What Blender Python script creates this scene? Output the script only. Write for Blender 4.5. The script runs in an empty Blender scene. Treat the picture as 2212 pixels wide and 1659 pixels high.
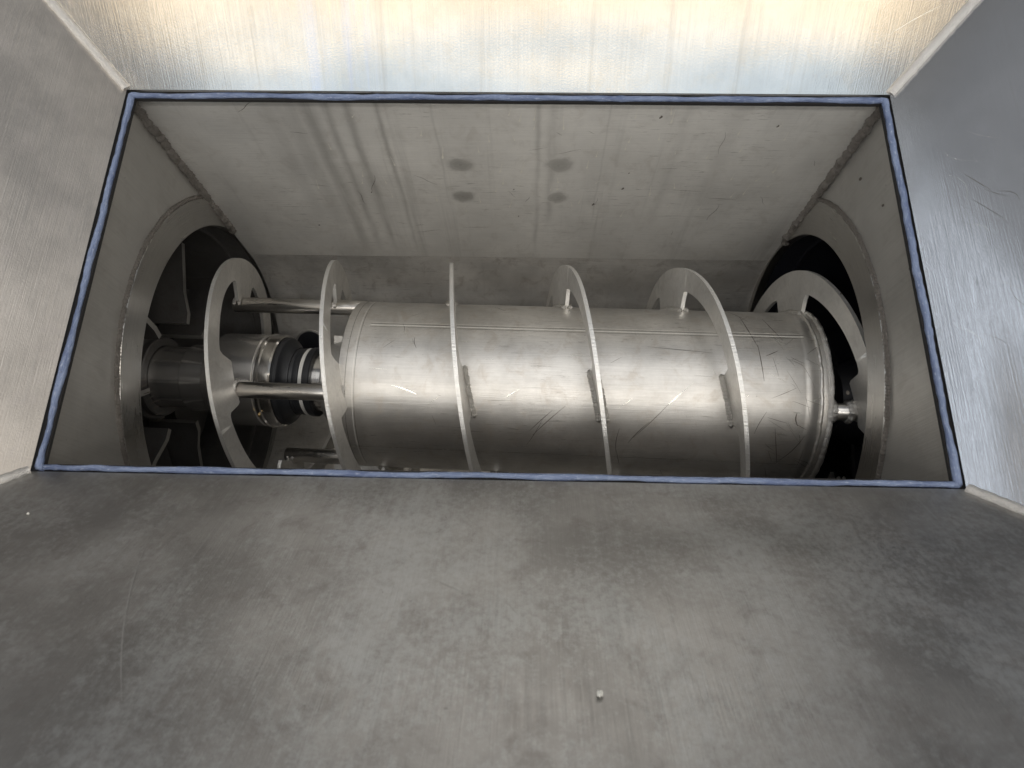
import bpy, math, random
from mathutils import Vector, noise as mnoise
R = math.radians
random.seed(7)
sc = bpy.context.scene

# ------------------------------------------------------------------ camera
cd = bpy.data.cameras.new('camera'); cam = bpy.data.objects.new('camera', cd)
sc.collection.objects.link(cam); sc.camera = cam
cam.location = (0.034997, -0.379309, 0.701062)
cam.rotation_euler = (0.320170, 0.014676, 0.021882)
cd.sensor_width = 36; cd.lens = 1427.34 / 2212 * 36
cd.clip_start = 0.01; cd.clip_end = 200
cd.dof.use_dof = True; cd.dof.focus_distance = 1.02; cd.dof.aperture_fstop = 9

# ------------------------------------------------------------------ light
w = bpy.data.worlds.new('World'); sc.world = w; w.use_nodes = True
bg = w.node_tree.nodes['Background']
bg.inputs[0].default_value = (0.68, 0.71, 0.76, 1); bg.inputs[1].default_value = 0.40

def area(name, loc, target, sx, sy, power, col):
    l = bpy.data.lights.new(name, 'AREA'); l.shape = 'RECTANGLE'; l.size = sx; l.size_y = sy
    l.energy = power; l.color = col
    o = bpy.data.objects.new(name, l); sc.collection.objects.link(o); o.location = loc
    o.rotation_euler = (Vector(target) - Vector(loc)).to_track_quat('-Z', 'Y').to_euler()
    return o
area('main_strip_lamp', (0.0, -1.55, 3.0), (0, -.2, -.3), 5.0, .36, 54, (1.0, 0.96, 0.90))
area('warm_ceiling_lamp', (0.0, -2.28, 3.0), (0, -2.0, 0), 5.4, .62, 14, (1.0, 0.77, 0.46))
area('cool_ceiling_lamp', (0.0, -3.50, 2.9), (0, -.6, 0), 5.4, 1.7, 27, (0.68, 0.84, 1.0))
for wy in (-2.3, -1.1, 0.15, 1.4):    # cool strips added so their gaps band the right panel's reflection
    area('cool_band_light', (-3.6, wy, 2.6), (0, wy, 0), 1.5, .42, 4.5, (0.80, 0.89, 1.0))
area('overhead_fill', (0.0, 0.45, 3.0), (0, 0.1, 0), 3.2, 1.6, 26, (1.0, 0.98, 0.95))  # unseen fill, added to brighten the trough interior
area('warm_side_fill', (3.4, -0.6, 2.2), (0, 0, 0), 1.2, 2.4, 27, (1.0, 0.90, 0.76))  # unseen fill from the right, added to warm the left panel

sc.view_settings.view_transform = 'Standard'; sc.view_settings.look = 'None'
sc.view_settings.exposure = 0; sc.view_settings.gamma = 1
try: sc.view_settings.use_curve_mapping = False
except Exception: pass
sc.cycles.max_bounces = 12; sc.cycles.glossy_bounces = 8; sc.cycles.diffuse_bounces = 4

# ------------------------------------------------------------------ mesh helpers
class MB:
    def __init__(s): s.v = []; s.f = []; s.uv = []; s.m = []
    def quad(s, pts, uvs=None, m=0):
        i = len(s.v); s.v += [tuple(p) for p in pts]; s.f.append(tuple(range(i, i + len(pts))))
        s.uv.append(uvs or [(p[0], p[1]) for p in pts]); s.m.append(m)
    def grid(s, fn, us, vs, uvf=None, m=0, flip=False):
        i = len(s.v); nu, nv = len(us), len(vs)
        for u in us:
            for v in vs: s.v.append(tuple(fn(u, v)))
        uvf = uvf or (lambda u, v: (u, v))
        for a in range(nu - 1):
            for b in range(nv - 1):
                q = [(a, b), (a + 1, b), (a + 1, b + 1), (a, b + 1)]
                if flip: q.reverse()
                s.f.append(tuple(i + x * nv + y for x, y in q))
                s.uv.append([uvf(us[x], vs[y]) for x, y in q]); s.m.append(m)
    def box(s, c, h, ax=None, m=0):
        ax = ax or (Vector((1, 0, 0)), Vector((0, 1, 0)), Vector((0, 0, 1)))
        c = Vector(c)
        for k in range(3):
            a, b, n = ax[(k + 1) % 3], ax[(k + 2) % 3], ax[k]
            ha, hb, hn = h[(k + 1) % 3], h[(k + 2) % 3], h[k]
            for sg in (1, -1):
                p = [c + n * hn * sg + a * ha * x * sg + b * hb * y for x, y in ((-1, -1), (1, -1), (1, 1), (-1, 1))]
                s.quad(p, [(-ha, -hb), (ha, -hb), (ha, hb), (-ha, hb)], m)
    def tube(s, path, rad, n=10, m=0, caps=True, squash=None):
        pts = [Vector(p) for p in path]; L = 0; rings = []
        prev = None
        for i, p in enumerate(pts):
            t = (pts[min(i + 1, len(pts) - 1)] - pts[max(i - 1, 0)]).normalized()
            if prev is None:
                ref = Vector((0, 0, 1)) if abs(t.z) < .9 else Vector((0, 1, 0)); a = t.cross(ref).normalized()
            else: a = (prev - t * prev.dot(t)).normalized()
            prev = a; b = t.cross(a)
            if i: L += (p - pts[i - 1]).length
            r = rad(i / (len(pts) - 1), L) if callable(rad) else rad
            ra, rb = r if isinstance(r, tuple) else (r, r)
            rings.append(([p + a * math.cos(2 * math.pi * k / n) * ra + b * math.sin(2 * math.pi * k / n) * rb for k in range(n)], L))
        i0 = len(s.v)
        for rg, _ in rings: s.v += [tuple(x) for x in rg]
        for a in range(len(rings) - 1):
            for k in range(n):
                k2 = (k + 1) % n
                s.f.append((i0 + a * n + k, i0 + a * n + k2, i0 + (a + 1) * n + k2, i0 + (a + 1) * n + k))
                s.uv.append([(rings[a][1], k / n * .06), (rings[a][1], (k + 1) / n * .06), (rings[a + 1][1], (k + 1) / n * .06), (rings[a + 1][1], k / n * .06)]); s.m.append(m)
        if caps:
            for rg, fl in ((rings[0][0], True), (rings[-1][0], False)):
                q = list(rg)
                if fl: q.reverse()
                s.quad(q, None, m)
    def build(s, name, mats, parent=None, origin=(0, 0, 0), ang=35):
        me = bpy.data.meshes.new(name); o_ = Vector(origin)
        me.from_pydata([tuple(Vector(v) - o_) for v in s.v], [], s.f)
        uvl = me.uv_layers.new(name='UVMap'); k = 0
        for u in s.uv:
            for c in u: uvl.data[k].uv = c; k += 1
        for mt in (mats if isinstance(mats, (list, tuple)) else [mats]): me.materials.append(mt)
        me.polygons.foreach_set('material_index', s.m)
        me.polygons.foreach_set('use_smooth', [True] * len(s.f))
        import bmesh
        bm = bmesh.new(); bm.from_mesh(me); bmesh.ops.remove_doubles(bm, verts=bm.verts, dist=1e-6)
        bm.to_mesh(me); bm.free()
        me.set_sharp_from_angle(angle=R(ang)); me.update()
        o = bpy.data.objects.new(name, me); sc.collection.objects.link(o)
        if parent: o.parent = parent
        return o
def tag(o, label=None, cat=None, group=None, kind=None):
    if label: o['label'] = label
    if cat: o['category'] = cat
    if group: o['group'] = group
    if kind: o['kind'] = kind
    return o
def thing(name, loc, label, cat, group=None):
    o = bpy.data.objects.new(name, None); sc.collection.objects.link(o); o.location = loc; o.empty_display_size = .05
    return tag(o, label, cat, group)
def lin(a, b, n): return [a + (b - a) * i / (n - 1) for i in range(n)]
def fbm(p, sc_=1.0): return mnoise.fractal(Vector(p) * sc_, .6, 2.0, 4)

# ------------------------------------------------------------------ materials
class NT:
    def __init__(s, name):
        s.mat = bpy.data.materials.new(name); s.mat.use_nodes = True; s.t = s.mat.node_tree
        s.b = s.t.nodes['Principled BSDF']; s.uv = s.t.nodes.new('ShaderNodeUVMap').outputs[0]
    def put(s, sock, v):
        if hasattr(v, 'is_linked') or hasattr(v, 'links'): s.t.links.new(v, sock)
        else: sock.default_value = v
    def math(s, op, a, b=0.0, c=0.0, clamp=False):
        n = s.t.nodes.new('ShaderNodeMath'); n.operation = op; n.use_clamp = clamp
        for i, v in enumerate((a, b, c)): s.put(n.inputs[i], v)
        return n.outputs[0]
    def mapped(s, scale, loc=(0, 0, 0), rot=0, vec=None):
        n = s.t.nodes.new('ShaderNodeMapping'); s.t.links.new(vec or s.uv, n.inputs[0])
        n.inputs['Scale'].default_value = scale if len(scale) == 3 else (scale[0], scale[1], 1)
        n.inputs['Location'].default_value = loc; n.inputs['Rotation'].default_value = (0, 0, rot); return n.outputs[0]
    def noise(s, scale, detail=4, rough=.55, loc=(0, 0, 0), rot=0, dist=0, vec=None):
        n = s.t.nodes.new('ShaderNodeTexNoise'); s.t.links.new(s.mapped(scale, loc, rot, vec), n.inputs['Vector'])
        n.inputs['Scale'].default_value = 1; n.inputs['Detail'].default_value = detail
        n.inputs['Roughness'].default_value = rough; n.inputs['Distortion'].default_value = dist; return n.outputs[0]
    def ramp(s, f, a, b, lo=0.0, hi=1.0):
        n = s.t.nodes.new('ShaderNodeMapRange'); n.interpolation_type = 'SMOOTHSTEP'
        s.put(n.inputs[0], f); n.inputs[1].default_value = a; n.inputs[2].default_value = b
        n.inputs[3].default_value = lo; n.inputs[4].default_value = hi; return n.outputs[0]
    def mix(s, f, a, b, mode='MIX'):
        n = s.t.nodes.new('ShaderNodeMix'); n.data_type = 'RGBA'; n.blend_type = mode
        s.put(n.inputs['Factor'], f)
        for k, v in (('A', a), ('B', b)):
            sk = [x for x in n.inputs if x.name == k and x.type == 'RGBA'][0]
            s.put(sk, v if hasattr(v, 'links') else (*v[:3], 1))
        return [x for x in n.outputs if x.type == 'RGBA'][0]
    def sep(s):
        n = s.t.nodes.new('ShaderNodeSeparateXYZ'); s.t.links.new(s.uv, n.inputs[0]); return n.outputs[0], n.outputs[1]

def steel(name, base=(.56, .54, .51), rough=.33, grain='u', gs=1.0, mott=.25, tint=(.62, .52, .42), dents=0.0, dent_scale=(5, 5),
          aniso=0.0, grain_bump=.12, streaks=None, spots=None, flecks=0.0, film=0.0, vstain=0.0, seed=0.0, metallic=1.0,
          edge_lines=None, iris=0.0, pits=0.3, rvar=1.0):
    n = NT(name); U, V = n.sep()
    sc_ = (9 * gs, 620 * gs) if grain == 'u' else (620 * gs, 9 * gs) if grain == 'v' else (160 * gs, 160 * gs)
    g = n.noise(sc_, 3, .6, loc=(seed, seed, 0))
    m = n.noise((7, 7), 6, .62, loc=(seed + 3.1, 1.7, 0))
    m2 = n.noise((34, 30), 5, .7, loc=(seed + 9.3, 4.1, 0), dist=.6)
    fine = n.noise((420, 420), 2, .6, loc=(seed, 8, 0))
    c = n.mix(n.ramp(m, .3, .72), [x * (1 - mott * .55) for x in base], [x * (1 + mott * .35) for x in base])
    c = n.mix(n.math('MULTIPLY', n.ramp(m2, .48, .72), mott * 1.1), c, tint)
    c = n.mix(n.math('MULTIPLY', n.ramp(g, .35, .7), .16), c, [x * .62 for x in base])
    dark = None
    def add(d):
        nonlocal dark
        dark = d if dark is None else n.math('MAXIMUM', dark, d)
    if pits:
        pn = n.noise((95, 95), 2, .5, loc=(seed + 2, 2, 5)); add(n.math('MULTIPLY', n.ramp(pn, .73, .79), pits))
    if flecks:
        fl = n.noise((26, 300) if grain == 'u' else (300, 26), 4, .75, loc=(seed, 0, 2), dist=.5)
        fm = n.noise((5, 6), 3, .6, loc=(seed + 5, 5, 0))
        add(n.math('MULTIPLY', n.math('MULTIPLY', n.ramp(fl, .56, .70), n.ramp(fm, .4, .6)), flecks))
    if vstain:
        vs = n.noise((30, .9), 5, .7, loc=(seed + 1.3, 0, 0)); add(n.math('MULTIPLY', n.ramp(vs, .52, .74), vstain))
    if streaks:
        wob = n.math('MULTIPLY', n.math('SUBTRACT', n.noise((3, 9), 3, .6), .5), .012)
        uu = n.math('ADD', U, wob)
        for (u0, wd, st, v0, v1) in streaks:
            q = n.math('DIVIDE', n.math('SUBTRACT', uu, u0), wd); q = n.math('MULTIPLY', q, q)
            e = n.math('POWER', 2.718, n.math('MULTIPLY', q, -1.0))
            e = n.math('MULTIPLY', e, n.ramp(V, v0, v0 + (v1 - v0) * .25)); 
            e = n.math('MULTIPLY', e, n.ramp(n.noise((60, 5), 3, .6, loc=(u0 * 9, 0, 0)), .25, .6, .35, 1.0))
            add(n.math('MULTIPLY', e, st))
    if spots:
        wx = n.math('MULTIPLY', n.math('SUBTRACT', n.noise((55, 55), 3, .6, loc=(1, 5, 0)), .5), .012)
        for (u0, v0, ru, rv, st) in spots:
            a = n.math('DIVIDE', n.math('SUBTRACT', n.math('ADD', U, wx), u0), ru); b = n.math('DIVIDE', n.math('SUBTRACT', n.math('ADD', V, wx), v0), rv)
            d = n.math('SQRT', n.math('ADD', n.math('MULTIPLY', a, a), n.math('MULTIPLY', b, b)))
            add(n.math('MULTIPLY', n.ramp(d, .35, 1.15, 1.0, 0.0), st * .95)); add(n.math('MULTIPLY', n.ramp(d, .06, .30, 1.0, 0.0), st * 1.1))
            ring = n.math('ABSOLUTE', n.math('SUBTRACT', d, .62)); add(n.math('MULTIPLY', n.ramp(ring, .0, .34, 1.0, 0.0), st * .8))
    r = n.math('ADD', rough, n.math('MULTIPLY', n.math('SUBTRACT', m, .5), .16 * rvar))
    r = n.math('ADD', r, n.math('MULTIPLY', n.math('SUBTRACT', g, .5), .22 * rvar))
    r = n.math('ADD', r, n.math('MULTIPLY', n.ramp(m2, .45, .7), .05 * rvar), clamp=True)
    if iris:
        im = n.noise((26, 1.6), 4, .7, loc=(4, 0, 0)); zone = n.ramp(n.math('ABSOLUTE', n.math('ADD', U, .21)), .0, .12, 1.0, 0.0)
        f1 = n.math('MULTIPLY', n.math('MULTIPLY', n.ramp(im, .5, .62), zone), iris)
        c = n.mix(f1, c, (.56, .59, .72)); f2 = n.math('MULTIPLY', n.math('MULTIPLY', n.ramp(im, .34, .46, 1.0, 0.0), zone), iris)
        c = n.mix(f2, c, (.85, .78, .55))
    if film:
        f1 = n.noise((6, 3.5), 7, .72, loc=(seed + 21, 7, 0), dist=.4); f2 = n.noise((150, 120), 4, .8, loc=(2, 2, 0))
        ff = n.math('MULTIPLY', n.ramp(n.math('ADD', f1, n.math('MULTIPLY', n.math('SUBTRACT', f2, .5), .7)), .40, .68), film)
        c = n.mix(ff, c, (.56, .58, .585)); r = n.math('ADD', r, n.math('MULTIPLY', ff, .12), clamp=True)
    if dark is not None:
        c = n.mix(dark, c, [x * .28 for x in tint]); r = n.math('ADD', r, n.math('MULTIPLY', dark, .12), clamp=True)
    n.t.links.new(c, n.b.inputs['Base Color']); n.t.links.new(r, n.b.inputs['Roughness'])
    n.b.inputs['Metallic'].default_value = metallic
    n.b.inputs['Anisotropic'].default_value = aniso
    if aniso:
        tg = n.t.nodes.new('ShaderNodeTangent'); tg.direction_type = 'UV_MAP'; tg.uv_map = 'UVMap'
        n.t.links.new(tg.outputs[0], n.b.inputs['Tangent'])
        n.b.inputs['Anisotropic Rotation'].default_value = .25 if grain == 'u' else 0.0
    h = n.math('MULTIPLY', g, grain_bump * .0012)
    h = n.math('ADD', h, n.math('MULTIPLY', fine, grain_bump * .0007))
    if dents:
        dn = n.noise(dent_scale, 0, .45, loc=(seed + 6, 3, 0), dist=.3); h = n.math('ADD', h, n.math('MULTIPLY', dn, dents))
    bp = n.t.nodes.new('ShaderNodeBump'); bp.inputs['Strength'].default_value = 1; bp.inputs['Distance'].default_value = 1.0
    n.t.links.new(h, bp.inputs['Height']); n.t.links.new(bp.outputs[0], n.b.inputs['Normal'])
    return n.mat

def simple(name, col, rough, metal=0.0, bump=0.0, bs=60, var=.2):
    n = NT(name); m = n.noise((bs, bs), 5, .65); m2 = n.noise((bs * 5, bs * 5), 3, .6, loc=(3, 3, 3))
    c = n.mix(m, [x * (1 - var) for x in col], [min(1, x * (1 + var)) for x in col])
    n.t.links.new(c, n.b.inputs['Base Color']); n.b.inputs['Metallic'].default_value = metal
    n.t.links.new(n.math('ADD', rough, n.math('MULTIPLY', n.math('SUBTRACT', m2, .5), .2), clamp=True), n.b.inputs['Roughness'])
    if bump:
        bp = n.t.nodes.new('ShaderNodeBump'); bp.inputs['Distance'].default_value = bump; bp.inputs['Strength'].default_value = 1
        n.t.links.new(n.math('ADD', m, m2), bp.inputs['Height']); n.t.links.new(bp.outputs[0], n.b.inputs['Normal'])
    return n.mat

MT = {}
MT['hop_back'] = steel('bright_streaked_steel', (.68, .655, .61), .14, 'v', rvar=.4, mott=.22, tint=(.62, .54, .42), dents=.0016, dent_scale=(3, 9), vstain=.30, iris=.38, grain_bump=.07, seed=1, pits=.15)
MT['hop_left'] = steel('satin_steel', (.62, .58, .53), .36, 'u', mott=.28, tint=(.45, .42, .42), dents=.0035, dent_scale=(4, 7), grain_bump=.18, seed=2, pits=.15)
MT['hop_right'] = steel('wavy_steel', (.56, .56, .565), .22, 'u', rvar=.5, mott=.10, tint=(.45, .46, .50), dents=.030, dent_scale=(2.2, 6), grain_bump=.1, seed=3, pits=.15)
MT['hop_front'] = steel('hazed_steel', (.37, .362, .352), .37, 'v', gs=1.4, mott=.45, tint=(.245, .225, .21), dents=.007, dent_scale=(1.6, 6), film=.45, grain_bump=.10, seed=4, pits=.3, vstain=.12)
MT['wall_back'] = steel(metallic=.5, name='stained_steel', base=(.75, .735, .70), rough=.46, grain='u', mott=.22, tint=(.42, .38, .33), flecks=.45, seed=5, pits=.12, vstain=.20, dents=.0015, grain_bump=.14,
    streaks=[(-.272, .010, .38, -.45, .0), (-.246, .006, .34, -.45, .0), (-.218, .007, .42, -.45, .0), (-.176, .004, .40, -.45, .0), (-.30, .016, .16, -.45, 0), (.048, .004, .26, -.45, .0), (.069, .006, .26, -.35, .0), (.25, .008, .14, -.35, 0), (-.10, .002, .16, -.3, 0), (.145, .0015, .14, -.35, 0), (-.33, .012, .12, -.35, 0), (.32, .014, .12, -.3, 0)],
    spots=[(-.071, -.157, .024, .020, .55), (-.074, -.240, .022, .019, .6), (.081, -.155, .025, .021, .48), (.082, -.240, .020, .018, .52)])
MT['floor'] = steel(metallic=.66, name='trough_steel', base=(.74, .72, .685), rough=.38, grain='u', mott=.45, tint=(.38, .34, .30), flecks=.5, seed=6, vstain=.1)
MT['end'] = steel(metallic=.72, name='end_plate_steel', base=(.53, .52, .495), rough=.38, grain='v', mott=.22, tint=(.36, .33, .30), seed=7, grain_bump=.14, dents=.0015)
MT['wall_front'] = steel('shaded_trough_steel', (.34, .32, .30), .45, 'u', metallic=.8, seed=16)  # shade put into the base colour, so the drum reflects a dark wall
MT['ring'] = steel('turned_steel', (.56, .55, .53), .30, 'u', mott=.12, tint=(.44, .41, .37), seed=8, aniso=.75, grain_bump=.05)
MT['drum'] = steel('drum_steel', (.66, .64, .605), .42, 'u', metallic=.92, mott=.42, tint=(.50, .44, .37), flecks=.42, seed=9, grain_bump=.16, dents=.0008, pits=.35)
MT['flight'] = steel('flight_steel', (.74, .72, .68), .38, 'n', metallic=.65, mott=.3, tint=(.40, .37, .33), seed=10, grain_bump=.2)
MT['cut'] = steel('cut_edge_steel', (.82, .81, .78), .40, 'v', metallic=.8, gs=.6, mott=.15, seed=11, grain_bump=.9)
MT['rod'] = steel('rod_steel', (.66, .64, .61), .30, 'u', mott=.15, seed=12, grain_bump=.1)
MT['polish'] = steel('polished_steel', (.78, .76, .73), .24, 'u', gs=.5, rvar=.25, aniso=.88, pits=.1, metallic=.92, mott=.15, tint=(.34, .28, .22), seed=13, grain_bump=.05)
MT['chrome'] = steel('chromed_steel', (.78, .76, .73), .16, 'u', gs=.4, aniso=.6, rvar=.3, mott=.05, seed=14, grain_bump=.02)
MT['darksteel'] = steel('shade_toned_cast_steel', (.17, .165, .16), .40, 'n', metallic=.6, mott=.4, tint=(.12, .10, .09), seed=15, grain_bump=.3)  # shade inside the left chamber is put into this base colour
MT['weld'] = simple('weld_metal', (.56, .54, .50), .38, 1.0, .0012, 220, .35)
MT['weldb'] = simple('bright_weld_metal', (.66, .64, .61), .30, 1.0, .0010, 220, .2)
MT['weldt'] = simple('tinted_weld_metal', (.27, .25, .23), .42, 1.0, .0014, 220, .45)
MT['weldd'] = simple('scaled_weld_metal', (.30, .28, .26), .5, 1.0, .002, 240, .5)
MT['hub'] = simple('cast_hub_metal', (.48, .47, .45), .5, .9, .0004, 260, .15)
MT['rubber'] = simple('black_rubber', (.018, .019, .022), .42, 0, .0002, 200)
MT['white'] = simple('white_plastic', (.62, .61, .58), .4, 0, 0, 90, .1)
MT['black'] = simple('black_paint_and_shade', (.012, .013, .018), .45, 0, .0003, 80)  # black paint, and the darkness painted into the port opening
MT['groove'] = simple('groove_shade', (.015, .014, .014), .8, 0)  # shade of the gap round the sealant, as a colour
MT['scr'] = simple('dark_scratch', (.19, .17, .15), .5, .8)
MT['scrl'] = simple('bright_scratch', (.86, .84, .78), .25, 1.0)
MT['seamline'] = simple('ground_seam', (.82, .80, .75), .4, .35, 0, 300, .15)
MT['rub'] = simple('pale_rub_mark', (.41, .405, .395), .45, .9, 0, 300, .3)
MT['drip'] = simple('dried_drip', (.80, .78, .71), .5, .5, 0, 200, .1)
MT['crumb'] = simple('dry_crumb', (.86, .85, .78), .7, 0, .0006, 500)
MT['brass'] = simple('brass_fitting', (.72, .52, .25), .3, 1.0)

def gasket_mat():
    n = NT('blue_sealant'); a = n.noise((140, 140), 5, .7); b = n.noise((18, 40), 4, .6, loc=(4, 0, 0)); s_ = n.noise((500, 500), 3, .7)
    c = n.mix(n.ramp(b, .3, .7), (.10, .135, .25), (.24, .30, .45)); c = n.mix(n.math('MULTIPLY', n.ramp(a, .52, .70), .5), c, (.56, .62, .72))
    c = n.mix(n.math('MULTIPLY', n.ramp(a, .28, .42, 1.0, 0.0), .5), c, (.12, .11, .10))
    n.t.links.new(c, n.b.inputs['Base Color']); n.b.inputs['Roughness'].default_value = .36
    bp = n.t.nodes.new('ShaderNodeBump'); bp.inputs['Distance'].default_value = .002; n.t.links.new(n.math('ADD', a, n.math('MULTIPLY', s_, .5)), bp.inputs['Height'])
    n.t.links.new(bp.outputs[0], n.b.inputs['Normal']); return n.mat
MT['gasket'] = gasket_mat()

# ------------------------------------------------------------------ measured layout
HX, HY = .5, .2555                 # opening half sizes
WX0, WX1, WY = -.510, .505, .2585  # trough plates and walls
ZB = -.443                         # bend line of the trough
AX0 = Vector((0, -.01688, -.42052)); AXU = Vector((1, -.0336, .04153)).normalized()
AXV = Vector((0, 0, 1)); AXV = (AXV - AXU * AXV.dot(AXU)).normalized(); AXW = AXV.cross(AXU).normalized()   # AXW points to the back or front
if AXW.y > 0: AXW = -AXW
def ax(s, th, r):                  # point round the auger's axis: th 0 = up, + towards the front
    t = R(th); return AX0 + AXU * s + (AXV * math.cos(t) + AXW * math.sin(t)) * r
RD, RO, RI = .1475, .2195, .1832

def ribbon(mb, pts, wid, m):       # thin strip that lies on a surface: pts = [(point, normal)]
    L = []
    for i, (p, nn) in enumerate(pts):
        t = (pts[min(i + 1, len(pts) - 1)][0] - pts[max(i - 1, 0)][0]).normalized(); s_ = nn.cross(t).normalized()
        k = i / (len(pts) - 1); wv = wid(k) if callable(wid) else wid * (.25 + .75 * math.sin(math.pi * min(max(k, .04), .96)))
        L.append((p - s_ * wv / 2, p + s_ * wv / 2))
    for a, b in zip(L, L[1:]): mb.quad([a[0], b[0], b[1], a[1]], None, m)

# ------------------------------------------------------------------ hopper
SA, SB, SF, HT = 1.0, 1.0, .9, .60
hop = thing('feed_hopper', (0, 0, 0), 'flared stainless steel feed hopper whose four sloping panels surround the opening', 'hopper')
def hc(x, y, h):
    return Vector((x * (HX + SA * h), (HY + SB * h) if y > 0 else -(HY + SF * h), h))
def panel(name, p, q, mat, label, seed, marks=None):
    # p, q: corner signs; u along the edge in metres, v up the slope in metres
    mb = MB(); sl = (((hc(*p, 1) + hc(*q, 1)) / 2) - ((hc(*p, 0) + hc(*q, 0)) / 2)).length
    n0 = (hc(*q, 0) - hc(*p, 0)).cross(hc(*p, 1) - hc(*p, 0)).normalized()
    if n0.z < 0: n0 = -n0
    def fn(u, v):
        P = hc(*p, v).lerp(hc(*q, v), u)
        e = min(u, 1 - u, v / HT * 3, 1) * 6; e = max(0, min(1, e))
        return P + n0 * e * .0016 * mnoise.noise(P * 3.2 + Vector((seed, 0, 0)))
    def uvf(u, v):
        P = hc(*p, v).lerp(hc(*q, v), u); e = (hc(*q, 0) - hc(*p, 0)).normalized(); return (P.dot(e), v * sl)
    vs = [HT * (i / 40) ** 1.4 for i in range(41)]
    mb.grid(fn, lin(0, 1, 70), vs, uvf, 0)
    back = lambda u, v: fn(u, v) - n0 * .004
    US = lin(0, 1, 70)
    mb.grid(back, US, vs, uvf, 0, True)
    for u in (0, 1): mb.grid(lambda a, b: (fn(u, b) if a else back(u, b)), [0, 1], vs, None, 0)
    for v in (0, HT): mb.grid(lambda a, b: (fn(b, v) if a else back(b, v)), [0, 1], US, None, 0)
    rnd = random.Random(seed)
    for (u0, v0, u1, v1, wd, mi, bend) in (marks or []):
        pts = []
        for k in range(9):
            t = k / 8; u = u0 + (u1 - u0) * t; v = v0 + (v1 - v0) * t + bend * math.sin(math.pi * t)
            pts.append((fn(u, v) + n0 * .0004, n0))
        ribbon(mb, pts, wd, mi)
    o = mb.build(name, [mat, MT['scr'], MT['scrl'], MT['rub']], hop, ang=50)
    tag(o, label); return o
rnd = random.Random(3)
mr = [(rnd.uniform(.15, .75), rnd.uniform(.01, .05), 0, 0, 0, 0, 0) for _ in range(0)]
def rnd_marks(n, seed, u=(0.05, .95), v=(.01, .2), L=.05, wd=.0006, mi=1, slope=1.0):
    r_ = random.Random(seed); out = []
    for _ in range(n):
        a, b = r_.uniform(*u), r_.uniform(*v); l = L * r_.uniform(.3, 1.2); an = r_.gauss(slope, .35)
        out.append((a, b, a + l * math.cos(an), b + l * math.sin(an) * .7, wd * r_.uniform(.6, 1.3), mi, r_.uniform(-.1, .1) * l))
    return out
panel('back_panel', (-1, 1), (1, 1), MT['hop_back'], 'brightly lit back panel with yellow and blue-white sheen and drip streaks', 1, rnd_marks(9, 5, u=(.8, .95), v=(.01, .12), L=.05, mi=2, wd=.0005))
panel('left_panel', (-1, 1), (-1, -1), MT['hop_left'], 'beige grey satin left panel', 2, rnd_marks(7, 6, L=.05))
panel('right_panel', (1, 1), (1, -1), MT['hop_right'], 'wavy blue grey right panel with long scratches', 3,
      rnd_marks(6, 8, u=(.3, .7), v=(.01, .06), L=.10, slope=.5, wd=.0004) + rnd_marks(7, 9, u=(.2, .7), v=(.01, .08), L=.08, slope=.5, wd=.0003, mi=2))
panel('front_panel', (-1, -1), (1, -1), MT['hop_front'], 'dull hazed front panel with pale patches and faint scratches', 4,
      [(.237, .087, .336, .214, .0012, 3, .002)] + rnd_marks(8, 11, v=(.01, .2), L=.04, wd=.0003, mi=3))
def bead(name, path, r, mat, parent, ripple=.25, pitch=.004, seed=0, label=None, wob=.0008, n=10, taper=True):
    P = [Vector(p) for p in path]; tot = sum((b - a).length for a, b in zip(P, P[1:])); N = max(8, int(tot / (pitch * .28)))
    out = []; acc = 0; i = 0; segs = [(b - a).length for a, b in zip(P, P[1:])]
    for k in range(N + 1):
        d = tot * k / N
        while i < len(segs) - 1 and d > acc + segs[i]: acc += segs[i]; i += 1
        q = P[i].lerp(P[i + 1], (d - acc) / max(segs[i], 1e-9))
        out.append(q + Vector([mnoise.noise(q * 70 + Vector((seed + j * 7, 0, 0))) for j in range(3)]) * wob)
    def rad(t, L):
        if ripple < .05: return r * (1 + .10 * mnoise.noise(Vector((L * 30, seed, 3))))
        ph = (L / pitch + .6 * mnoise.noise(Vector((L * 90, seed, 0)))) % 1.0
        e = min(1, min(t, 1 - t) * tot / (r * 1.2) + .35) if taper else 1
        return r * e * (1 + ripple * (ph - .5) + .18 * mnoise.noise(Vector((L * 160, seed, 3))))
    mb = MB(); mb.tube(out, rad, n)
    o = mb.build(name, mat, parent, ang=75)
    if label: o['label'] = label
    return o
for (x, y) in ((-1, 1), (1, 1), (-1, -1), (1, -1)):
    ctr = lambda h: hc(x, y, h) + Vector((x * -.0015, y * -.0015, .001))
    bead('corner_seam', [ctr(h) for h in lin(.001, HT, 30)], .0055, MT['weldb'], hop, ripple=.10, pitch=.012, seed=x * 3 + y, wob=.0005, taper=False)

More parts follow.
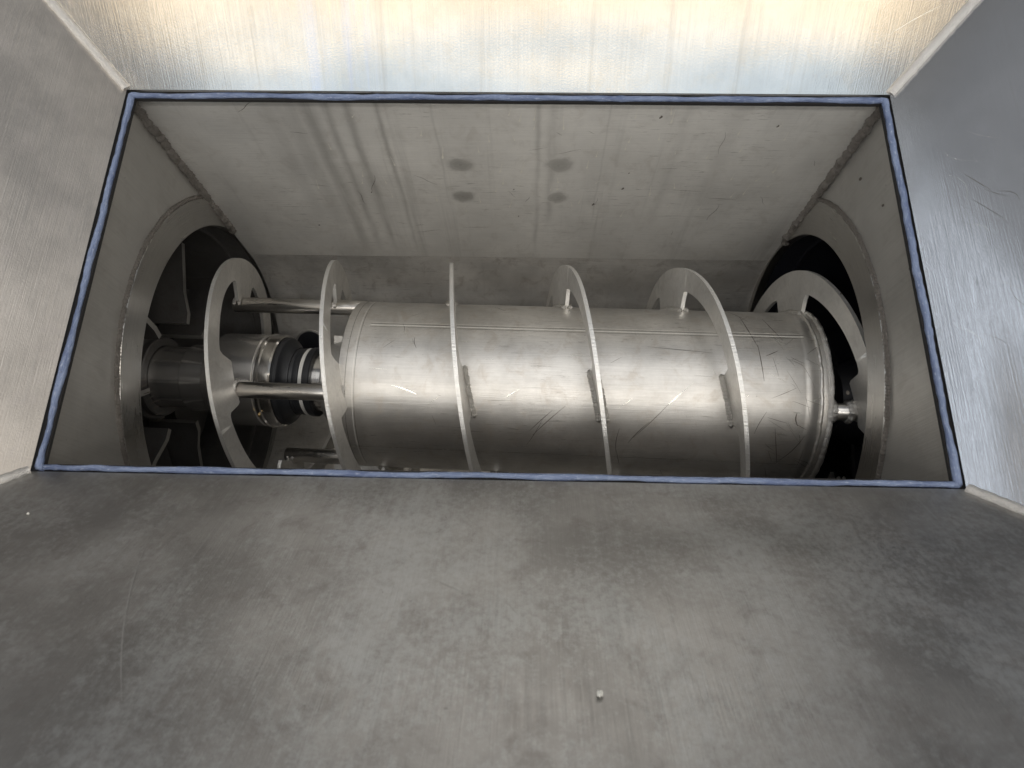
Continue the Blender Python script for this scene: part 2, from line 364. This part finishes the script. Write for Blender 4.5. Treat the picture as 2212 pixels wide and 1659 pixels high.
# ------------------------------------------------------------------ trough
tr = thing('screw_trough', (0, 0, 0), 'stainless steel U-shaped trough below the hopper opening around the auger', 'trough')
ZT = -.0035
mb = MB()
mb.grid(lambda u, v: (u, WY, v), lin(WX0, WX1, 30), lin(ZB, ZT, 14), None, 0, True)
mb.grid(lambda u, v: (u, WY + .005, v), [WX0, WX1], [ZB, ZT], None, 0)
mb.quad([(WX0, WY, ZT), (WX1, WY, ZT), (WX1, WY + .005, ZT), (WX0, WY + .005, ZT)])
BN = Vector((0, -1, 0)); r_ = random.Random(12)
for _ in range(62):                 # dried drips
    u = r_.uniform(-.15, .46) if r_.random() < .85 else r_.uniform(-.4, -.15); v = r_.uniform(-.30, -.04); L = r_.uniform(.006, .028); br = r_.uniform(.0018, .0036)
    sw = r_.uniform(-.004, .006)
    pts = [(Vector((u + sw * (1 - k / 10) , WY - .0004, v + L * (1 - k / 10))), BN) for k in range(11)]
    ribbon(mb, pts, lambda k, br=br: br * (.22 + (.78 * math.exp(-((k - .86) / .13) ** 2))) * (1 if k < .97 else .45), 1)
for _ in range(26):
    u = r_.uniform(-.45, .47); v = r_.uniform(-.36, -.03); L = r_.uniform(.008, .05); an = r_.choice([r_.gauss(1.4, .4), r_.gauss(0, .2)])
    pts = [(Vector((u + L * math.cos(an) * k / 6 + .05 * L * math.sin(k), WY - .0004, v - L * math.sin(an) * k / 6)), BN) for k in range(7)]
    ribbon(mb, pts, r_.uniform(.0004, .0009), 2)
for _ in range(9):                 # spatter blots
    u = r_.uniform(-.4, .47); v = r_.uniform(-.36, -.04); q = r_.uniform(.0012, .003)
    pts = [(Vector((u + q * .4 * math.sin(k), WY - .0004, v - q * 2.2 * k / 5)), BN) for k in range(6)]
    ribbon(mb, pts, q * 1.3, 2)
pts = [(Vector((u, WY - .0004, -.0175 + .0004 * math.sin(u * 9))), BN) for u in lin(WX0 + .02, WX1 - .02, 40)]
ribbon(mb, pts, lambda k: .0008, 2)
tag(mb.build('back_wall', [MT['wall_back'], MT['drip'], MT['scr']], tr), 'flat back wall with drip marks, dark streaks and four round heat stains')
mb = MB()
mb.grid(lambda u, v: (u, -WY, v), lin(WX0, WX1, 10), lin(ZB, ZT, 8)); mb.grid(lambda u, v: (u, -WY - .005, v), [WX0, WX1], [ZB, ZT], None, 0, True)
mb.quad([(WX0, -WY - .005, ZT), (WX1, -WY - .005, ZT), (WX1, -WY, ZT), (WX0, -WY, ZT)])
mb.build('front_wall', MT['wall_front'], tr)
mb = MB()
def fl(u, a, r=WY): return Vector((u, r * math.cos(a), ZB - r * math.sin(a)))
mb.grid(fl, lin(WX0, WX1, 30), lin(0, math.pi, 60), lambda u, a: (u, a * WY)); mb.grid(lambda u, a: fl(u, a, WY + .005), [WX0, WX1], lin(0, math.pi, 40), None, 0, True)
pts = [(Vector((u, WY - .0006, ZB + .001)), BN) for u in lin(WX0 + .01, WX1 - .01, 30)]; ribbon(mb, pts, lambda k: .0004, 1)
mb.build('trough_floor', [MT['floor'], MT['scr']], tr)

def end_plate(X, sgn, hc_, hr, oc, orr, ic, ir, label):
    # sgn: direction into the trough
    mb = MB(); N = 180; y0, z0 = hc_
    def rect(t):
        c, s_ = math.cos(t), math.sin(t); b = 1e9
        if c > 1e-9: b = min(b, (WY - y0) / c)
        if c < -1e-9: b = min(b, (-WY - y0) / c)
        if s_ > 1e-9: b = min(b, (ZT - z0) / s_)
        if s_ < -1e-9: b = min(b, (-.80 - z0) / s_)
        return b
    for k in range(N):
        t0, t1 = 2 * math.pi * k / N, 2 * math.pi * (k + 1) / N
        a0, a1 = max(rect(t0), hr + .001), max(rect(t1), hr + .001)
        for dx, f in ((0, 1), (-sgn * .006, -1)):
            p = [(X + dx, y0 + rr * math.cos(t), z0 + rr * math.sin(t)) for rr, t in ((hr, t0), (a0, t0), (a1, t1), (hr, t1))]
            if f * sgn < 0: p.reverse()
            mb.quad(p, [(q[1], q[2]) for q in p])
    # fill the two top corners exactly
    e = mb
    pl = mb.build('end_plate', [MT['end'], MT['scr']], tr); tag(pl, label)
    # turned ring set in the plate
    mb = MB(); T = lin(0, 2 * math.pi, 200)
    P = lambda t, f, dx: Vector((X + dx, (ic[0] + ir * math.cos(t)) * (1 - f) + (oc[0] + orr * math.cos(t)) * f, (ic[1] + ir * math.sin(t)) * (1 - f) + (oc[1] + orr * math.sin(t)) * f))
    prof = [(1, -.004 * sgn), (1, .003 * sgn), (.97, .0045 * sgn), (.03, .0045 * sgn), (0, .0035 * sgn), (0, -.012 * sgn)]
    for (f0, d0), (f1, d1) in zip(prof, prof[1:]):
        mb.grid(lambda t, k: P(t, (f0, f1)[k], (d0, d1)[k]), T, [0, 1], lambda t, k: (t * .3, (f0, f1)[k] * .04 + (d0, d1)[k]), 0, sgn > 0)
    mb.build('turned_ring', MT['ring'], tr, ang=25)
    a = [t for t in lin(0, 2 * math.pi, 361) if abs(oc[0] + orr * math.cos(t)) < WY - .002]
    runs = []; cur = []
    for i, t in enumerate(a):
        if cur and t - cur[-1] > .03: runs.append(cur); cur = []
        cur.append(t)
    runs.append(cur)
    for rn in runs:
        if len(rn) < 8: continue
        bead('weld_bead', [Vector((X + sgn * .0015, oc[0] + (orr + .001) * math.cos(t), oc[1] + (orr + .001) * math.sin(t))) for t in rn], .0034, MT['weldt'], tr, ripple=.4, pitch=.0045, seed=X, wob=.0014)
end_plate(WX0, 1, (-.0045, -.4155), .306, (-.0045, -.4155), .3095, (-.006, -.431), .274, 'left end plate with a curved weld and a smeared scrape mark')
end_plate(WX1, -1, (-.0065, -.437), .329, (-.0065, -.437), .332, (-.0105, -.418), .267, 'right end plate with dark spatter blots')
# scrape on the left plate and blots on the right one
def corner_weld(x, z1, seed, sx):
    bead('weld_bead', [Vector((x, WY - .003, z)) for z in lin(-.012, z1, 30)], .0062, MT['weldd'], tr, ripple=.5, pitch=.008, seed=seed, wob=.0035)
corner_weld(WX0 + .004, -.36, 2, 1); corner_weld(WX1 - .004, -.375, 5, -1)
mb = MB(); EN = Vector((1, 0, 0))
for j in range(9):
    y = -.09 - j * .006 + (j > 4) * .004; z = -.16 - j * .010
    ribbon(mb, [(Vector((WX0 + .0005, y + k * .003, z - k * .004 * (1 + .4 * (j % 2)))), EN) for k in range(5)], .0016, 0)
mb.build('scrape_mark', MT['scr'], tr)
EN = Vector((-1, 0, 0))
for (y, z, s_) in ((.20, -.10, .005), (.16, -.17, .006), (.13, -.06, .004), (-.08, -.22, .006), (.07, -.2, .003), (-.02, -.1, .0025), (.02, -.03, .003)):
    mb = MB(); ribbon(mb, [(Vector((WX1 - .0005, y + .15 * s_ * k, z - s_ * .3 * k)), EN) for k in range(6)], lambda k, s_=s_: s_ * math.sin(math.pi * (.12 + .76 * k)), 0)
    mb.build('dark_blot', MT['scr'], tr)
# dark ring put in for the shadow gap between hopper and trough
mb = MB()
for (x0, x1, y0, y1) in ((WX0 - .02, WX1 + .02, HY - .0098, WY + .02), (WX0 - .02, WX1 + .02, -WY - .02, -HY + .0096), (WX0 - .02, -HX + .0094, -HY + .0096, HY - .0098), (HX - .0098, WX1 + .02, -HY + .0096, HY - .0098)):
    mb.box(((x0 + x1) / 2, (y0 + y1) / 2, -.0086), ((x1 - x0) / 2, (y1 - y0) / 2, .0022))
mb.build('shadow_gap_ring', MT['groove'], tr)
# end chambers
def chamber(X, sgn, L, c, r, mt, name):
    mb = MB(); T = lin(0, 2 * math.pi, 96)
    mb.grid(lambda t, k: (X + sgn * (.006 + L * k), c[0] + r * math.cos(t), c[1] + r * math.sin(t)), T, [0, .5, 1], lambda t, k: (t * r, k * L), 0, sgn < 0)
    mb.grid(lambda t, k: (X + sgn * (.006 + L * k), c[0] + (r + .005) * math.cos(t), c[1] + (r + .005) * math.sin(t)), T, [0, 1], None, 0, sgn > 0)
    mb.quad([(X + sgn * (.006 + L), c[0] + (r + .005) * math.cos(t), c[1] + (r + .005) * math.sin(t)) for t in T[:-1]])
    # flange joint lip a little way in
    mb.grid(lambda t, k: (X + sgn * (.05, .05, .056, .056)[k], c[0] + (r, r - .006, r - .006, r)[k] * math.cos(t), c[1] + (r, r - .006, r - .006, r)[k] * math.sin(t)), T, [0, 1, 2, 3], None, 0)
    return mb.build(name, mt, tr)
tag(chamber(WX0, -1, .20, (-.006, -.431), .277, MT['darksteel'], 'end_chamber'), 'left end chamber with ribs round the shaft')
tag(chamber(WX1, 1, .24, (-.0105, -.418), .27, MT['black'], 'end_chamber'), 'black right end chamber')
# ribs of the left chamber
spc = thing('bearing_spider', ax(-.66, 0, 0), 'cast bearing support coloured dark for shade, with radial webs behind the left end opening', 'bearing support')
so = spc.location.copy()
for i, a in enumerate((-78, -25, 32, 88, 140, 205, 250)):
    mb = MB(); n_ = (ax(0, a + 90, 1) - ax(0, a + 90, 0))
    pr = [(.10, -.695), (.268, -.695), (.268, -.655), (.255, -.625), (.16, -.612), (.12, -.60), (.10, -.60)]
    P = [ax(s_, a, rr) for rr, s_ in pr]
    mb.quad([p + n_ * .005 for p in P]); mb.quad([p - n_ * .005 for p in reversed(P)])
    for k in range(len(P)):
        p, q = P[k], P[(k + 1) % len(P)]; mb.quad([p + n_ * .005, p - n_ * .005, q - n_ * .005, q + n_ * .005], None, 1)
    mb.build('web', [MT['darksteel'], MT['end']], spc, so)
mb = MB()
def lathe(mb, prof, m=0, n=72, a0=0):
    T = lin(0, 360, n + 1)
    for (s0, r0), (s1, r1) in zip(prof, prof[1:]):
        mb.grid(lambda t, k: ax((s0, s1)[k], t, max(1e-5, (r0, r1)[k])), T, [0, 1], lambda t, k: (t / 360 * .5, (s0, s1)[k] + (r0, r1)[k]), m, True)
lathe(mb, [(-.70, .085), (-.648, .080), (-.646, .078), (-.646, .058)]); mb.build('bearing_boss', MT['darksteel'], spc, so)
mb = MB(); lathe(mb, [(-.585, .0), (-.625, .058), (-.625, .091), (-.617, .093), (-.617, .060), (-.622, .058)]); 
mb = MB(); lathe(mb, [(-.645, .073), (-.634, .073), (-.632, .071), (-.632, .058)]); mb.build('bearing_flange', MT['darksteel'], spc, so)
# three raised rounded cover plates on the chamber's end
for a in (-50, 5, 62, 118, 178, 235):
    mb = MB(); pts2 = []
    for k in range(28):
        t = 2 * math.pi * k / 28; aa = a + 19 * math.copysign(abs(math.cos(t)) ** .5, math.cos(t)); rr = .175 + .062 * math.copysign(abs(math.sin(t)) ** .5, math.sin(t))
        pts2.append((aa, rr))
    mb.quad([ax(-.672, aa, rr) for aa, rr in reversed(pts2)])
    for k in range(28):
        (a1, r1), (a2, r2) = pts2[k], pts2[(k + 1) % 28]
        mb.quad([ax(-.672, a1, r1), ax(-.698, a1, r1 + .004), ax(-.698, a2, r2 + .004), ax(-.672, a2, r2)])
    mb.build('raised_pad', MT['darksteel'], spc, so)
# port in the trough floor behind the hub
port = MB(); pc = Vector((-.4405, .1514, -.6494)); pn = Vector((0, -.1514, .2064)).normalized(); pa = Vector((1, 0, 0)); pb = pn.cross(pa)
T = lin(0, 2 * math.pi, 49)
pp = [(.034, -.001), (.034, .0022), (.031, .0022), (.030, .0005)]
for (r0, h0), (r1, h1) in zip(pp, pp[1:]):
    port.grid(lambda t, k: pc + pa * math.cos(t) * (r0, r1)[k] + pb * math.sin(t) * (r0, r1)[k] + pn * (h0, h1)[k], T, [0, 1])
port.quad([pc + pa * math.cos(t) * .03 + pb * math.sin(t) * .03 + pn * .001 for t in T[:-1]], None, 1)  # black disc stands in for the darkness of the open port
port.build('drain_port', [MT['end'], MT['black']], tr)

# ------------------------------------------------------------------ sealant round the opening
gk = MB(); rr_ = random.Random(4)
def strip(p, q, inw, seed, wd):
    p, q = Vector(p), Vector(q); N = 160; path = []
    for i in range(N + 1):
        t = i / N; c = p.lerp(q, t); path.append(c + inw * (.0022 * mnoise.noise(Vector((t * 9, seed, 0))) + .0009 * mnoise.noise(Vector((t * 40, seed, 0)))) + Vector((0, 0, .0008 * mnoise.noise(Vector((t * 14, seed, 5))))))
    def rad(t, L):
        k = wd * (1 + .45 * mnoise.noise(Vector((L * 13, seed, 1))) + .12 * mnoise.noise(Vector((L * 70, seed, 2))) + (.16 if (L * 3.1 + seed) % 1 < .03 else 0)); return (k, k * .9)
    gk.tube(path, rad, 10)
gx, gy = HX - .0052, HY - .0052; gz = -.0045
strip((-gx, gy, gz), (gx, gy, gz), Vector((0, -1, 0)), 1, .0037)
strip((gx, gy, gz), (gx, -gy, gz), Vector((-1, 0, 0)), 2, .0041)
strip((gx, -gy, gz), (-gx, -gy, gz), Vector((0, 1, 0)), 3, .0034)
strip((-gx, -gy, gz), (-gx, gy, gz), Vector((1, 0, 0)), 4, .0037)
for x, y in ((-1, 1), (1, 1), (1, -1), (-1, -1)):
    gk.tube([(x * (gx - .006), y * (gy + .0005), gz), (x * gx, y * gy, gz), (x * (gx + .0005), y * (gy - .006), gz)], .0037, 10)
tag(gk.build('sealant_bead', MT['gasket'], ang=60), 'wavy blue sealant bead running round the rectangular opening between hopper and trough', 'sealant')

# ------------------------------------------------------------------ auger
aug = thing('auger', ax(-.26, 0, 0), 'stainless ribbon screw auger with a large drum lying in the trough', 'auger'); ao = aug.location.copy()
mb = MB(); D0, D1 = -.2575, .508
def drumr(s_, th):
    b = 0
    if s_ > D1 - .040: b = .0011 * mnoise.noise(Vector((math.cos(R(th)) * 3, math.sin(R(th)) * 3, s_ * 60))) * max(0, 1 - abs((D1 - .02) - s_) / .02) + .0010 * math.sin((D1 - s_) / .040 * math.pi * 3) * .8
    return RD + b - max(0, s_ - (D1 - .008)) ** 2 * 25
S = lin(D0, D1 - .045, 60) + lin(D1 - .044, D1, 24)
mb.grid(lambda t, s_: ax(s_, t, drumr(s_, t) if t < 359.9 else drumr(s_, 0)), lin(0, 360, 181), S, lambda t, s_: (s_, R(t if t < 200 else t - 360) * RD), 0)
mb.m = [0] * len(mb.f)
lathe(mb, n=180, prof=[(D0, RD), (D0 - .0015, RD - .0015), (D0 - .0015, RD - .005), (D0 + .03, RD - .006), (D0 + .031, .02), (D0 + .031, 0)])
lathe(mb, n=180, prof=[(D1, 0), (D1, RD - .0035), (D1, RD - .0016)])
def dn(th): return (ax(0, th, 1) - ax(0, th, 0)).normalized()
def dscr(s0, t0, s1, t1, wd, m, bend=0, n=10):
    pts = []
    for k in range(n):
        f = k / (n - 1); s_ = s0 + (s1 - s0) * f + bend * math.sin(math.pi * f); t = t0 + (t1 - t0) * f
        pts.append((ax(s_, t, RD + .00035 + (.0006 if s_ > D1 - .045 else 0)), dn(t)))
    ribbon(mb, pts, wd, m)
for th, wd, mi in ((-23.2, .0016, 3), (-25.6, .0007, 3), (-24.5, .0006, 1), (-21.9, .0005, 1)):
    dscr(D0 + .04, th, D1 - .035, th, lambda k, wd=wd: wd, mi, n=40)
dscr(D0 + .006, 62, D1 - .035, 62, lambda k: .0007, 2, n=30)
for q_, w_ in ((.012, .0006), (.024, .0009), (.027, .0005)): dscr(D0 + q_, -75, D0 + q_, 85, lambda k, w_=w_: w_, 1 if w_ < .0008 else 3, n=40)
# the scratches that can be picked out
for a in ((.05, 44, .085, 30, .0011, 1), (.055, 47, .105, 27, .0012, 1), (.045, 55, .07, 36, .0008, 1), (.205, 50, .235, 35, .0011, 1), (.212, 46, .262, 24, .0010, 1), (.262, 24, .30, 10, .0008, 2),
          (.19, 40, .188, 58, .0010, 1), (.188, 56, .196, 70, .0008, 1), (.385, -45, .40, -14, .0012, 1), (.40, -16, .405, 8, .0013, 1), (.42, -42, .44, -20, .0010, 1), (.37, -60, .395, -38, .0010, 1),
          (-.02, -52, .0, -44, .0010, 1), (-.165, -25, -.16, -18, .0007, 1), (-.14, -14, -.135, -6, .0010, 1), (.395, 40, .41, 26, .0009, 1), (.23, -12, .33, -9, .0008, 1), (-.17, 18, -.13, 23, .0012, 2),
          (.41, -8, .43, -12, .0012, 1), (.425, 36, .44, 62, .0012, 1), (.44, 60, .47, 40, .0013, 1), (.455, 26, .458, 34, .0022, 1)):
    dscr(*a, bend=random.uniform(-.003, .003))
r_ = random.Random(21)
for _ in range(42): # fine cluster near the right end
    s_ = r_.uniform(.41, .485); t = r_.uniform(-30, 70); an = r_.gauss(.35, .5); L = r_.uniform(.01, .045)
    dscr(s_, t, min(s_ + L * math.cos(an), .497), t + L * math.sin(an) * 380, r_.uniform(.0003, .0008), 1 if r_.random() < .75 else 2, bend=r_.uniform(-.002, .002), n=6)
for _ in range(70):
    s_ = r_.uniform(-.22, .44); t = r_.uniform(-60, 75); an = r_.choice([0, 0, 0, 1.2, -.7]) + r_.gauss(0, .1); L = r_.uniform(.004, .035)
    dscr(s_, t, s_ + L * math.cos(an), t + L * math.sin(an) * 380, r_.uniform(.0003, .0006), 1 if r_.random() < .6 else 2, n=5)
tag(mb.build('drum', [MT['drum'], MT['scr'], MT['scrl'], MT['seamline']], aug, ao, ang=30), 'large grey drum with a lengthwise seam line and dark scratches near its right end')
# end welds of the drum
bead('end_weld', [ax(D1 - .004, t, RD + .0002) for t in lin(0, 360, 181)], .0045, MT['weldb'], aug, ripple=.12, pitch=.006, seed=1, wob=.0007, taper=False).data.transform(__import__('mathutils').Matrix.Translation(-ao))
bead('end_weld', [ax(D1 - .017, t, RD - .0012) for t in lin(0, 360, 181)], .0032, MT['drum'], aug, ripple=.25, pitch=.009, seed=4, wob=.0012, taper=False).data.transform(__import__('mathutils').Matrix.Translation(-ao))
# helical flight
PIT, H0 = .19818, -.45389
CORR = [(-1, .0), (-.21, .004), (-.12, .002), (0, .012), (.15, .0135), (.3, .002), (.79, -.022), (.88, -.013), (1.0, -.0078), (1.25, -.006), (1.79, -.010), (1.88, -.006), (2.0, -.0065), (2.25, -.0045),
        (2.79, -.015), (2.88, -.0015), (3.0, .002), (3.25, .0065), (3.79, -.020), (3.88, -.004), (4.0, .0045), (4.25, .010), (4.79, -.009), (4.88, -.012), (5.0, -.006), (5.3, -.002), (7, 0)]
def corr(turn):
    for (a, ca), (b, cb) in zip(CORR, CORR[1:]):
        if turn <= b: return ca + (cb - ca) * (turn - a) / (b - a)
    return CORR[-1][1]
def hx(turn):                      # hand-built flights wander a little from the true helix
    return H0 + PIT * turn + sum(corr(turn + d * .012) for d in range(-4, 5)) / 9
def tabf(deg):                     # 1 inside a tab, 0 between tabs
    d = abs(((deg - 20 + 45) % 90) - 45); return 1 - min(1, max(0, (d - 13.6) / 1.6)), d
def rin(deg):
    f, d = tabf(deg); base = RI
    if 14 < d < 20: base = RI - .005 * (1 - (d - 14) / 6) ** 2
    return base * (1 - f) + (RD - .003) * f
TH0, TH1 = -150, 5 * 360 + 150
mb = MB(); n = int((TH1 - TH0) / 1.25); TT = lin(TH0, TH1, n); W = .0031
ctrs = []
for sd in (1, -1):
    mb.grid(lambda t, k: ax(hx(t / 360) + sd * (W if k else W), t, (rin(t) if k == 0 else RO - .0004 if k == 2 else max(RI, rin(t)))), TT, [0, 1, 2], lambda t, k: (R(t) * .2, .03 * k), 0, sd > 0)
def wav(t): return .00035 * mnoise.noise(Vector((t * .15, 0, 0)))
mb.grid(lambda t, k: ax(hx(t / 360) + (-W, W)[k], t, RO - .0004 + wav(t)), TT, [0, 1], lambda t, k: (R(t) * .2, .006 * k), 1, False)
mb.grid(lambda t, k: ax(hx(t / 360) + (-W, W)[k], t, rin(t)), TT, [0, 1], lambda t, k: (R(t) * .2, .006 * k), 1, True)
for t in (TH0, TH1): mb.quad([ax(hx(t / 360) + a * W, t, b) for a, b in ((-1, rin(t)), (1, rin(t)), (1, RO), (-1, RO))])
tag(mb.build('helical_flight', [MT['flight'], MT['cut']], aug, ao, ang=40), 'flat spiral ribbon standing off the drum on tabs')
# rods of the open cage and their stubs past the right end
for a in (25, 113, -67, -155):
    tt = a if a > -100 else a + 360
    for (s0, s1) in ((hx(tt / 360) - (.012 if a != 25 else -.003), D0 + .004), (D1 - .006, .62)):
        if s0 > D0 and a != 25: continue
        mb = MB(); mb.tube([ax(s_, a, .1362) for s_ in (s0, s0 + .0015, s1 - .001, s1)], lambda t, L: .0118 if t == 0 else .0134, 24); mb.build('cage_rod', MT['rod'], aug, ao, ang=50)
for s_ in (D1 + .002, D1 + .026):
    o = bead('weld_bead', [ax(s_, 25, .1362) + (ax(0, 25, 1) - ax(0, 25, 0)) * .0142 * math.cos(R(q_)) + (ax(0, 115, 1) - ax(0, 115, 0)) * .0142 * math.sin(R(q_)) for q_ in lin(0, 360, 24)], .0042, MT['weldb'], aug, ripple=.3, pitch=.005, seed=s_, wob=.0012, taper=False)
    o.data.transform(__import__('mathutils').Matrix.Translation(-ao))
# weld beads where tabs meet drum or rods
k = 0
for turn in range(-1, 6):
    for a in (-70, 20, 110, 200):
        t = a + 360 * turn
        if t < TH0 + 10 or t > TH1 - 10: continue
        s_ = hx(t / 360)
        a += 4
        on_rod = s_ < D0 + .006 or s_ > D1
        for sd in (1, -1):
            if on_rod:
                s2 = s_ + sd * .0045; path = [ax(s2, a + d, .1362 + .0145 * math.cos(R(d * 9.2))) for d in lin(-9, 9, 9)]
                path = [ax(s2, a, .1362) + (ax(0, a, 1) - ax(0, a, 0)) * .0138 * math.cos(R(p)) + (ax(0, a + 90, 1) - ax(0, a + 90, 0)) * .0138 * math.sin(R(p)) for p in lin(-95, 95, 12)]
            else:
                path = [ax(hx((t + d) / 360) + sd * .0058, t + d, RD + .0012) for d in lin(-15.5, 16.5, 12)]
            o = bead('weld_bead', path, .0044 if not on_rod else .0028, MT['weldb'] if on_rod else MT['weld'], aug, ripple=.35, pitch=.0048, seed=k, wob=.0009)
            o.data.transform(__import__('mathutils').Matrix.Translation(-ao)); k += 1

# ------------------------------------------------------------------ shaft and seal
sh = thing('drive_shaft', ax(-.70, 0, 0), 'stepped polished drive shaft entering the trough from the left end', 'shaft'); so = sh.location.copy()
def part(name, prof, mt, own=None, oo=None, label=None, n=72):
    mb = MB(); lathe(mb, prof, 0, n); o = mb.build(name, mt, own or sh, oo if oo is not None else so, ang=25)
    if label: o['label'] = label
    return o
part('shaft_core', [(-.71, .0), (-.71, .0560), (-.575, .0560), (-.574, .0595), (-.572, .0610), (-.530, .0610), (-.529, .0)], MT['polish'])
part('large_sleeve', [(-.5305, .0), (-.5305, .066), (-.512, .0815), (-.509, .0835), (-.432, .0835), (-.430, .0815), (-.427, .0815), (-.426, .0), ], MT['polish'])
part('sleeve_lip', [(-.4265, .0), (-.4265, .0840), (-.424, .0856), (-.4205, .0856), (-.4185, .0832), (-.402, .0832), (-.3995, .081), (-.3990, .0)], MT['chrome'])
part('shaft_tail', [(-.399, .0), (-.399, .0535), (-.318, .0535), (-.318, 0)], MT['chrome'])
sl = thing('shaft_seal', ax(-.372, 0, 0), 'black rubber bellows seal with a white band fitted on the drive shaft', 'seal'); sO = sl.location.copy()
part('rubber_cup', [(-.3988, .054), (-.3988, .0790), (-.395, .0795), (-.391, .0765), (-.388, .070), (-.383, .0645), (-.376, .0615), (-.3755, .054)], MT['rubber'], sl, sO)
part('bellows', [(-.3754, .054), (-.3754, .0600), (-.370, .0592), (-.366, .0604), (-.3595, .0604), (-.3592, .0575), (-.358, .0575), (-.3578, .054)], MT['rubber'], sl, sO)
part('white_band', [(-.3577, .054), (-.3577, .0612), (-.3512, .0612), (-.3512, .054)], MT['white'], sl, sO)
part('outer_band', [(-.3510, .054), (-.3510, .0620), (-.349, .0626), (-.340, .0626), (-.3385, .061), (-.3385, .054)], MT['rubber'], sl, sO)
hb = thing('hub_housing', ax(-.29, 0, 0), 'grey cast hub housing between the seal and the drum end', 'hub'); hO = hb.location.copy()
part('hub_body', [(-.3165, .0538), (-.3165, .069), (-.3145, .0715), (-.298, .0765), (-.262, .0785), (-.262, .02)], MT['hub'], hb, hO, n=48)
for a in (-65, 25, 115, 205):
    mb = MB(); nrm = (ax(0, a, 1) - ax(0, a, 0)); tn = (ax(0, a + 90, 1) - ax(0, a + 90, 0))
    mb.box(ax(-.286, a, .078), (.022, .016, .008), (AXU, tn, nrm)); mb.build('lug', MT['hub'], hb, hO)
    mb = MB(); mb.tube([ax(-.3085, a + 22, .064), ax(-.3225, a + 22, .064)], .0065, 6); mb.build('bolt', MT['rod'], hb, hO)
# bracket below the hub
br = thing('bearing_bracket', (-.34, -.03, -.60), 'dark bolted bracket with slanted legs under the hub housing', 'bracket'); bO = br.location.copy()
mb = MB(); mb.box(ax(-.312, 150, .085), (.012, .020, .016)); mb.build('bracket_block', MT['black'], br, bO)
def bar(p, q, w_, t_, mt, name, own, oo):
    p, q = Vector(p), Vector(q); d = (q - p).normalized(); a = d.cross(Vector((1, 0, 0))).normalized(); b = d.cross(a)
    mb = MB(); mb.box((p + q) / 2, ((q - p).length / 2, w_ / 2, t_ / 2), (d, a, b)); return mb.build(name, mt, own, oo)
bar(ax(-.312, 150, .09), (-.345, -.10, -.675), .008, .022, MT['darksteel'], 'leg', br, bO)
bar(ax(-.305, 190, .09), (-.335, .06, -.690), .008, .022, MT['darksteel'], 'leg', br, bO)
bar((-.36, -.12, -.66), (-.25, -.12, -.665), .012, .020, MT['end'], 'foot_plate', br, bO)
for x in (-.34, -.30):
    mb = MB(); mb.tube([(x, -.10, -.657), (x, -.10, -.640)], .007, 6); mb.build('bolt', MT['rod'], br, bO)
mb = MB(); mb.tube([ax(-.4225, 62, .0858), ax(-.4225, 62, .0895)], .0024, 8); 
mb.build('grease_fitting', MT['brass'], sh, so)

# ------------------------------------------------------------------ right end machinery (almost black)
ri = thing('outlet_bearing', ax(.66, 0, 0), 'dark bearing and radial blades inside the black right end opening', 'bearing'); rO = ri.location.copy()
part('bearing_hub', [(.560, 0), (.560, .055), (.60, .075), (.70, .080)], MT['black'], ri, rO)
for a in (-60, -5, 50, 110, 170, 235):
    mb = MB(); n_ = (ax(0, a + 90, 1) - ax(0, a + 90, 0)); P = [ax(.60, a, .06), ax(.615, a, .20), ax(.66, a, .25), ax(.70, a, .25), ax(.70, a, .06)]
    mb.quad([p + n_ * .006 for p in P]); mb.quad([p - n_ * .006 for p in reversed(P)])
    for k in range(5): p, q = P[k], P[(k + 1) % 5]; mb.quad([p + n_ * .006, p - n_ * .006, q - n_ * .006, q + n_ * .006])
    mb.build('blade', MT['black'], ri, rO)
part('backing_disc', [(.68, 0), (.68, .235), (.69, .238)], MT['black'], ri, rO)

# ------------------------------------------------------------------ crumbs on the front panel
def crumb(h, x, r, label, seed, mt='crumb'):
    c = Vector((x, -(HY + SF * h), h)) + Vector((0, .743, .669)) * (r * .8 + .001); mb = MB()
    def fn(u, v):
        d = Vector((math.cos(u) * math.sin(v), math.sin(u) * math.sin(v), math.cos(v))); return d * r * (1 + .35 * mnoise.noise(d * 1.7 + Vector((seed, 0, 0))))
    mb.grid(fn, lin(0, 2 * math.pi, 13), lin(0.001, math.pi - .001, 9)); o = mb.build('crumb', MT[mt], ang=40); o.location = c; tag(o, label, 'crumb')
crumb(.2038, .0889, .0023, 'white crumb alone on the lower middle of the dull front panel', 1)
crumb(.0593, -.4451, .0012, 'tiny yellow crumb on the front panel near the left corner of the opening', 2)
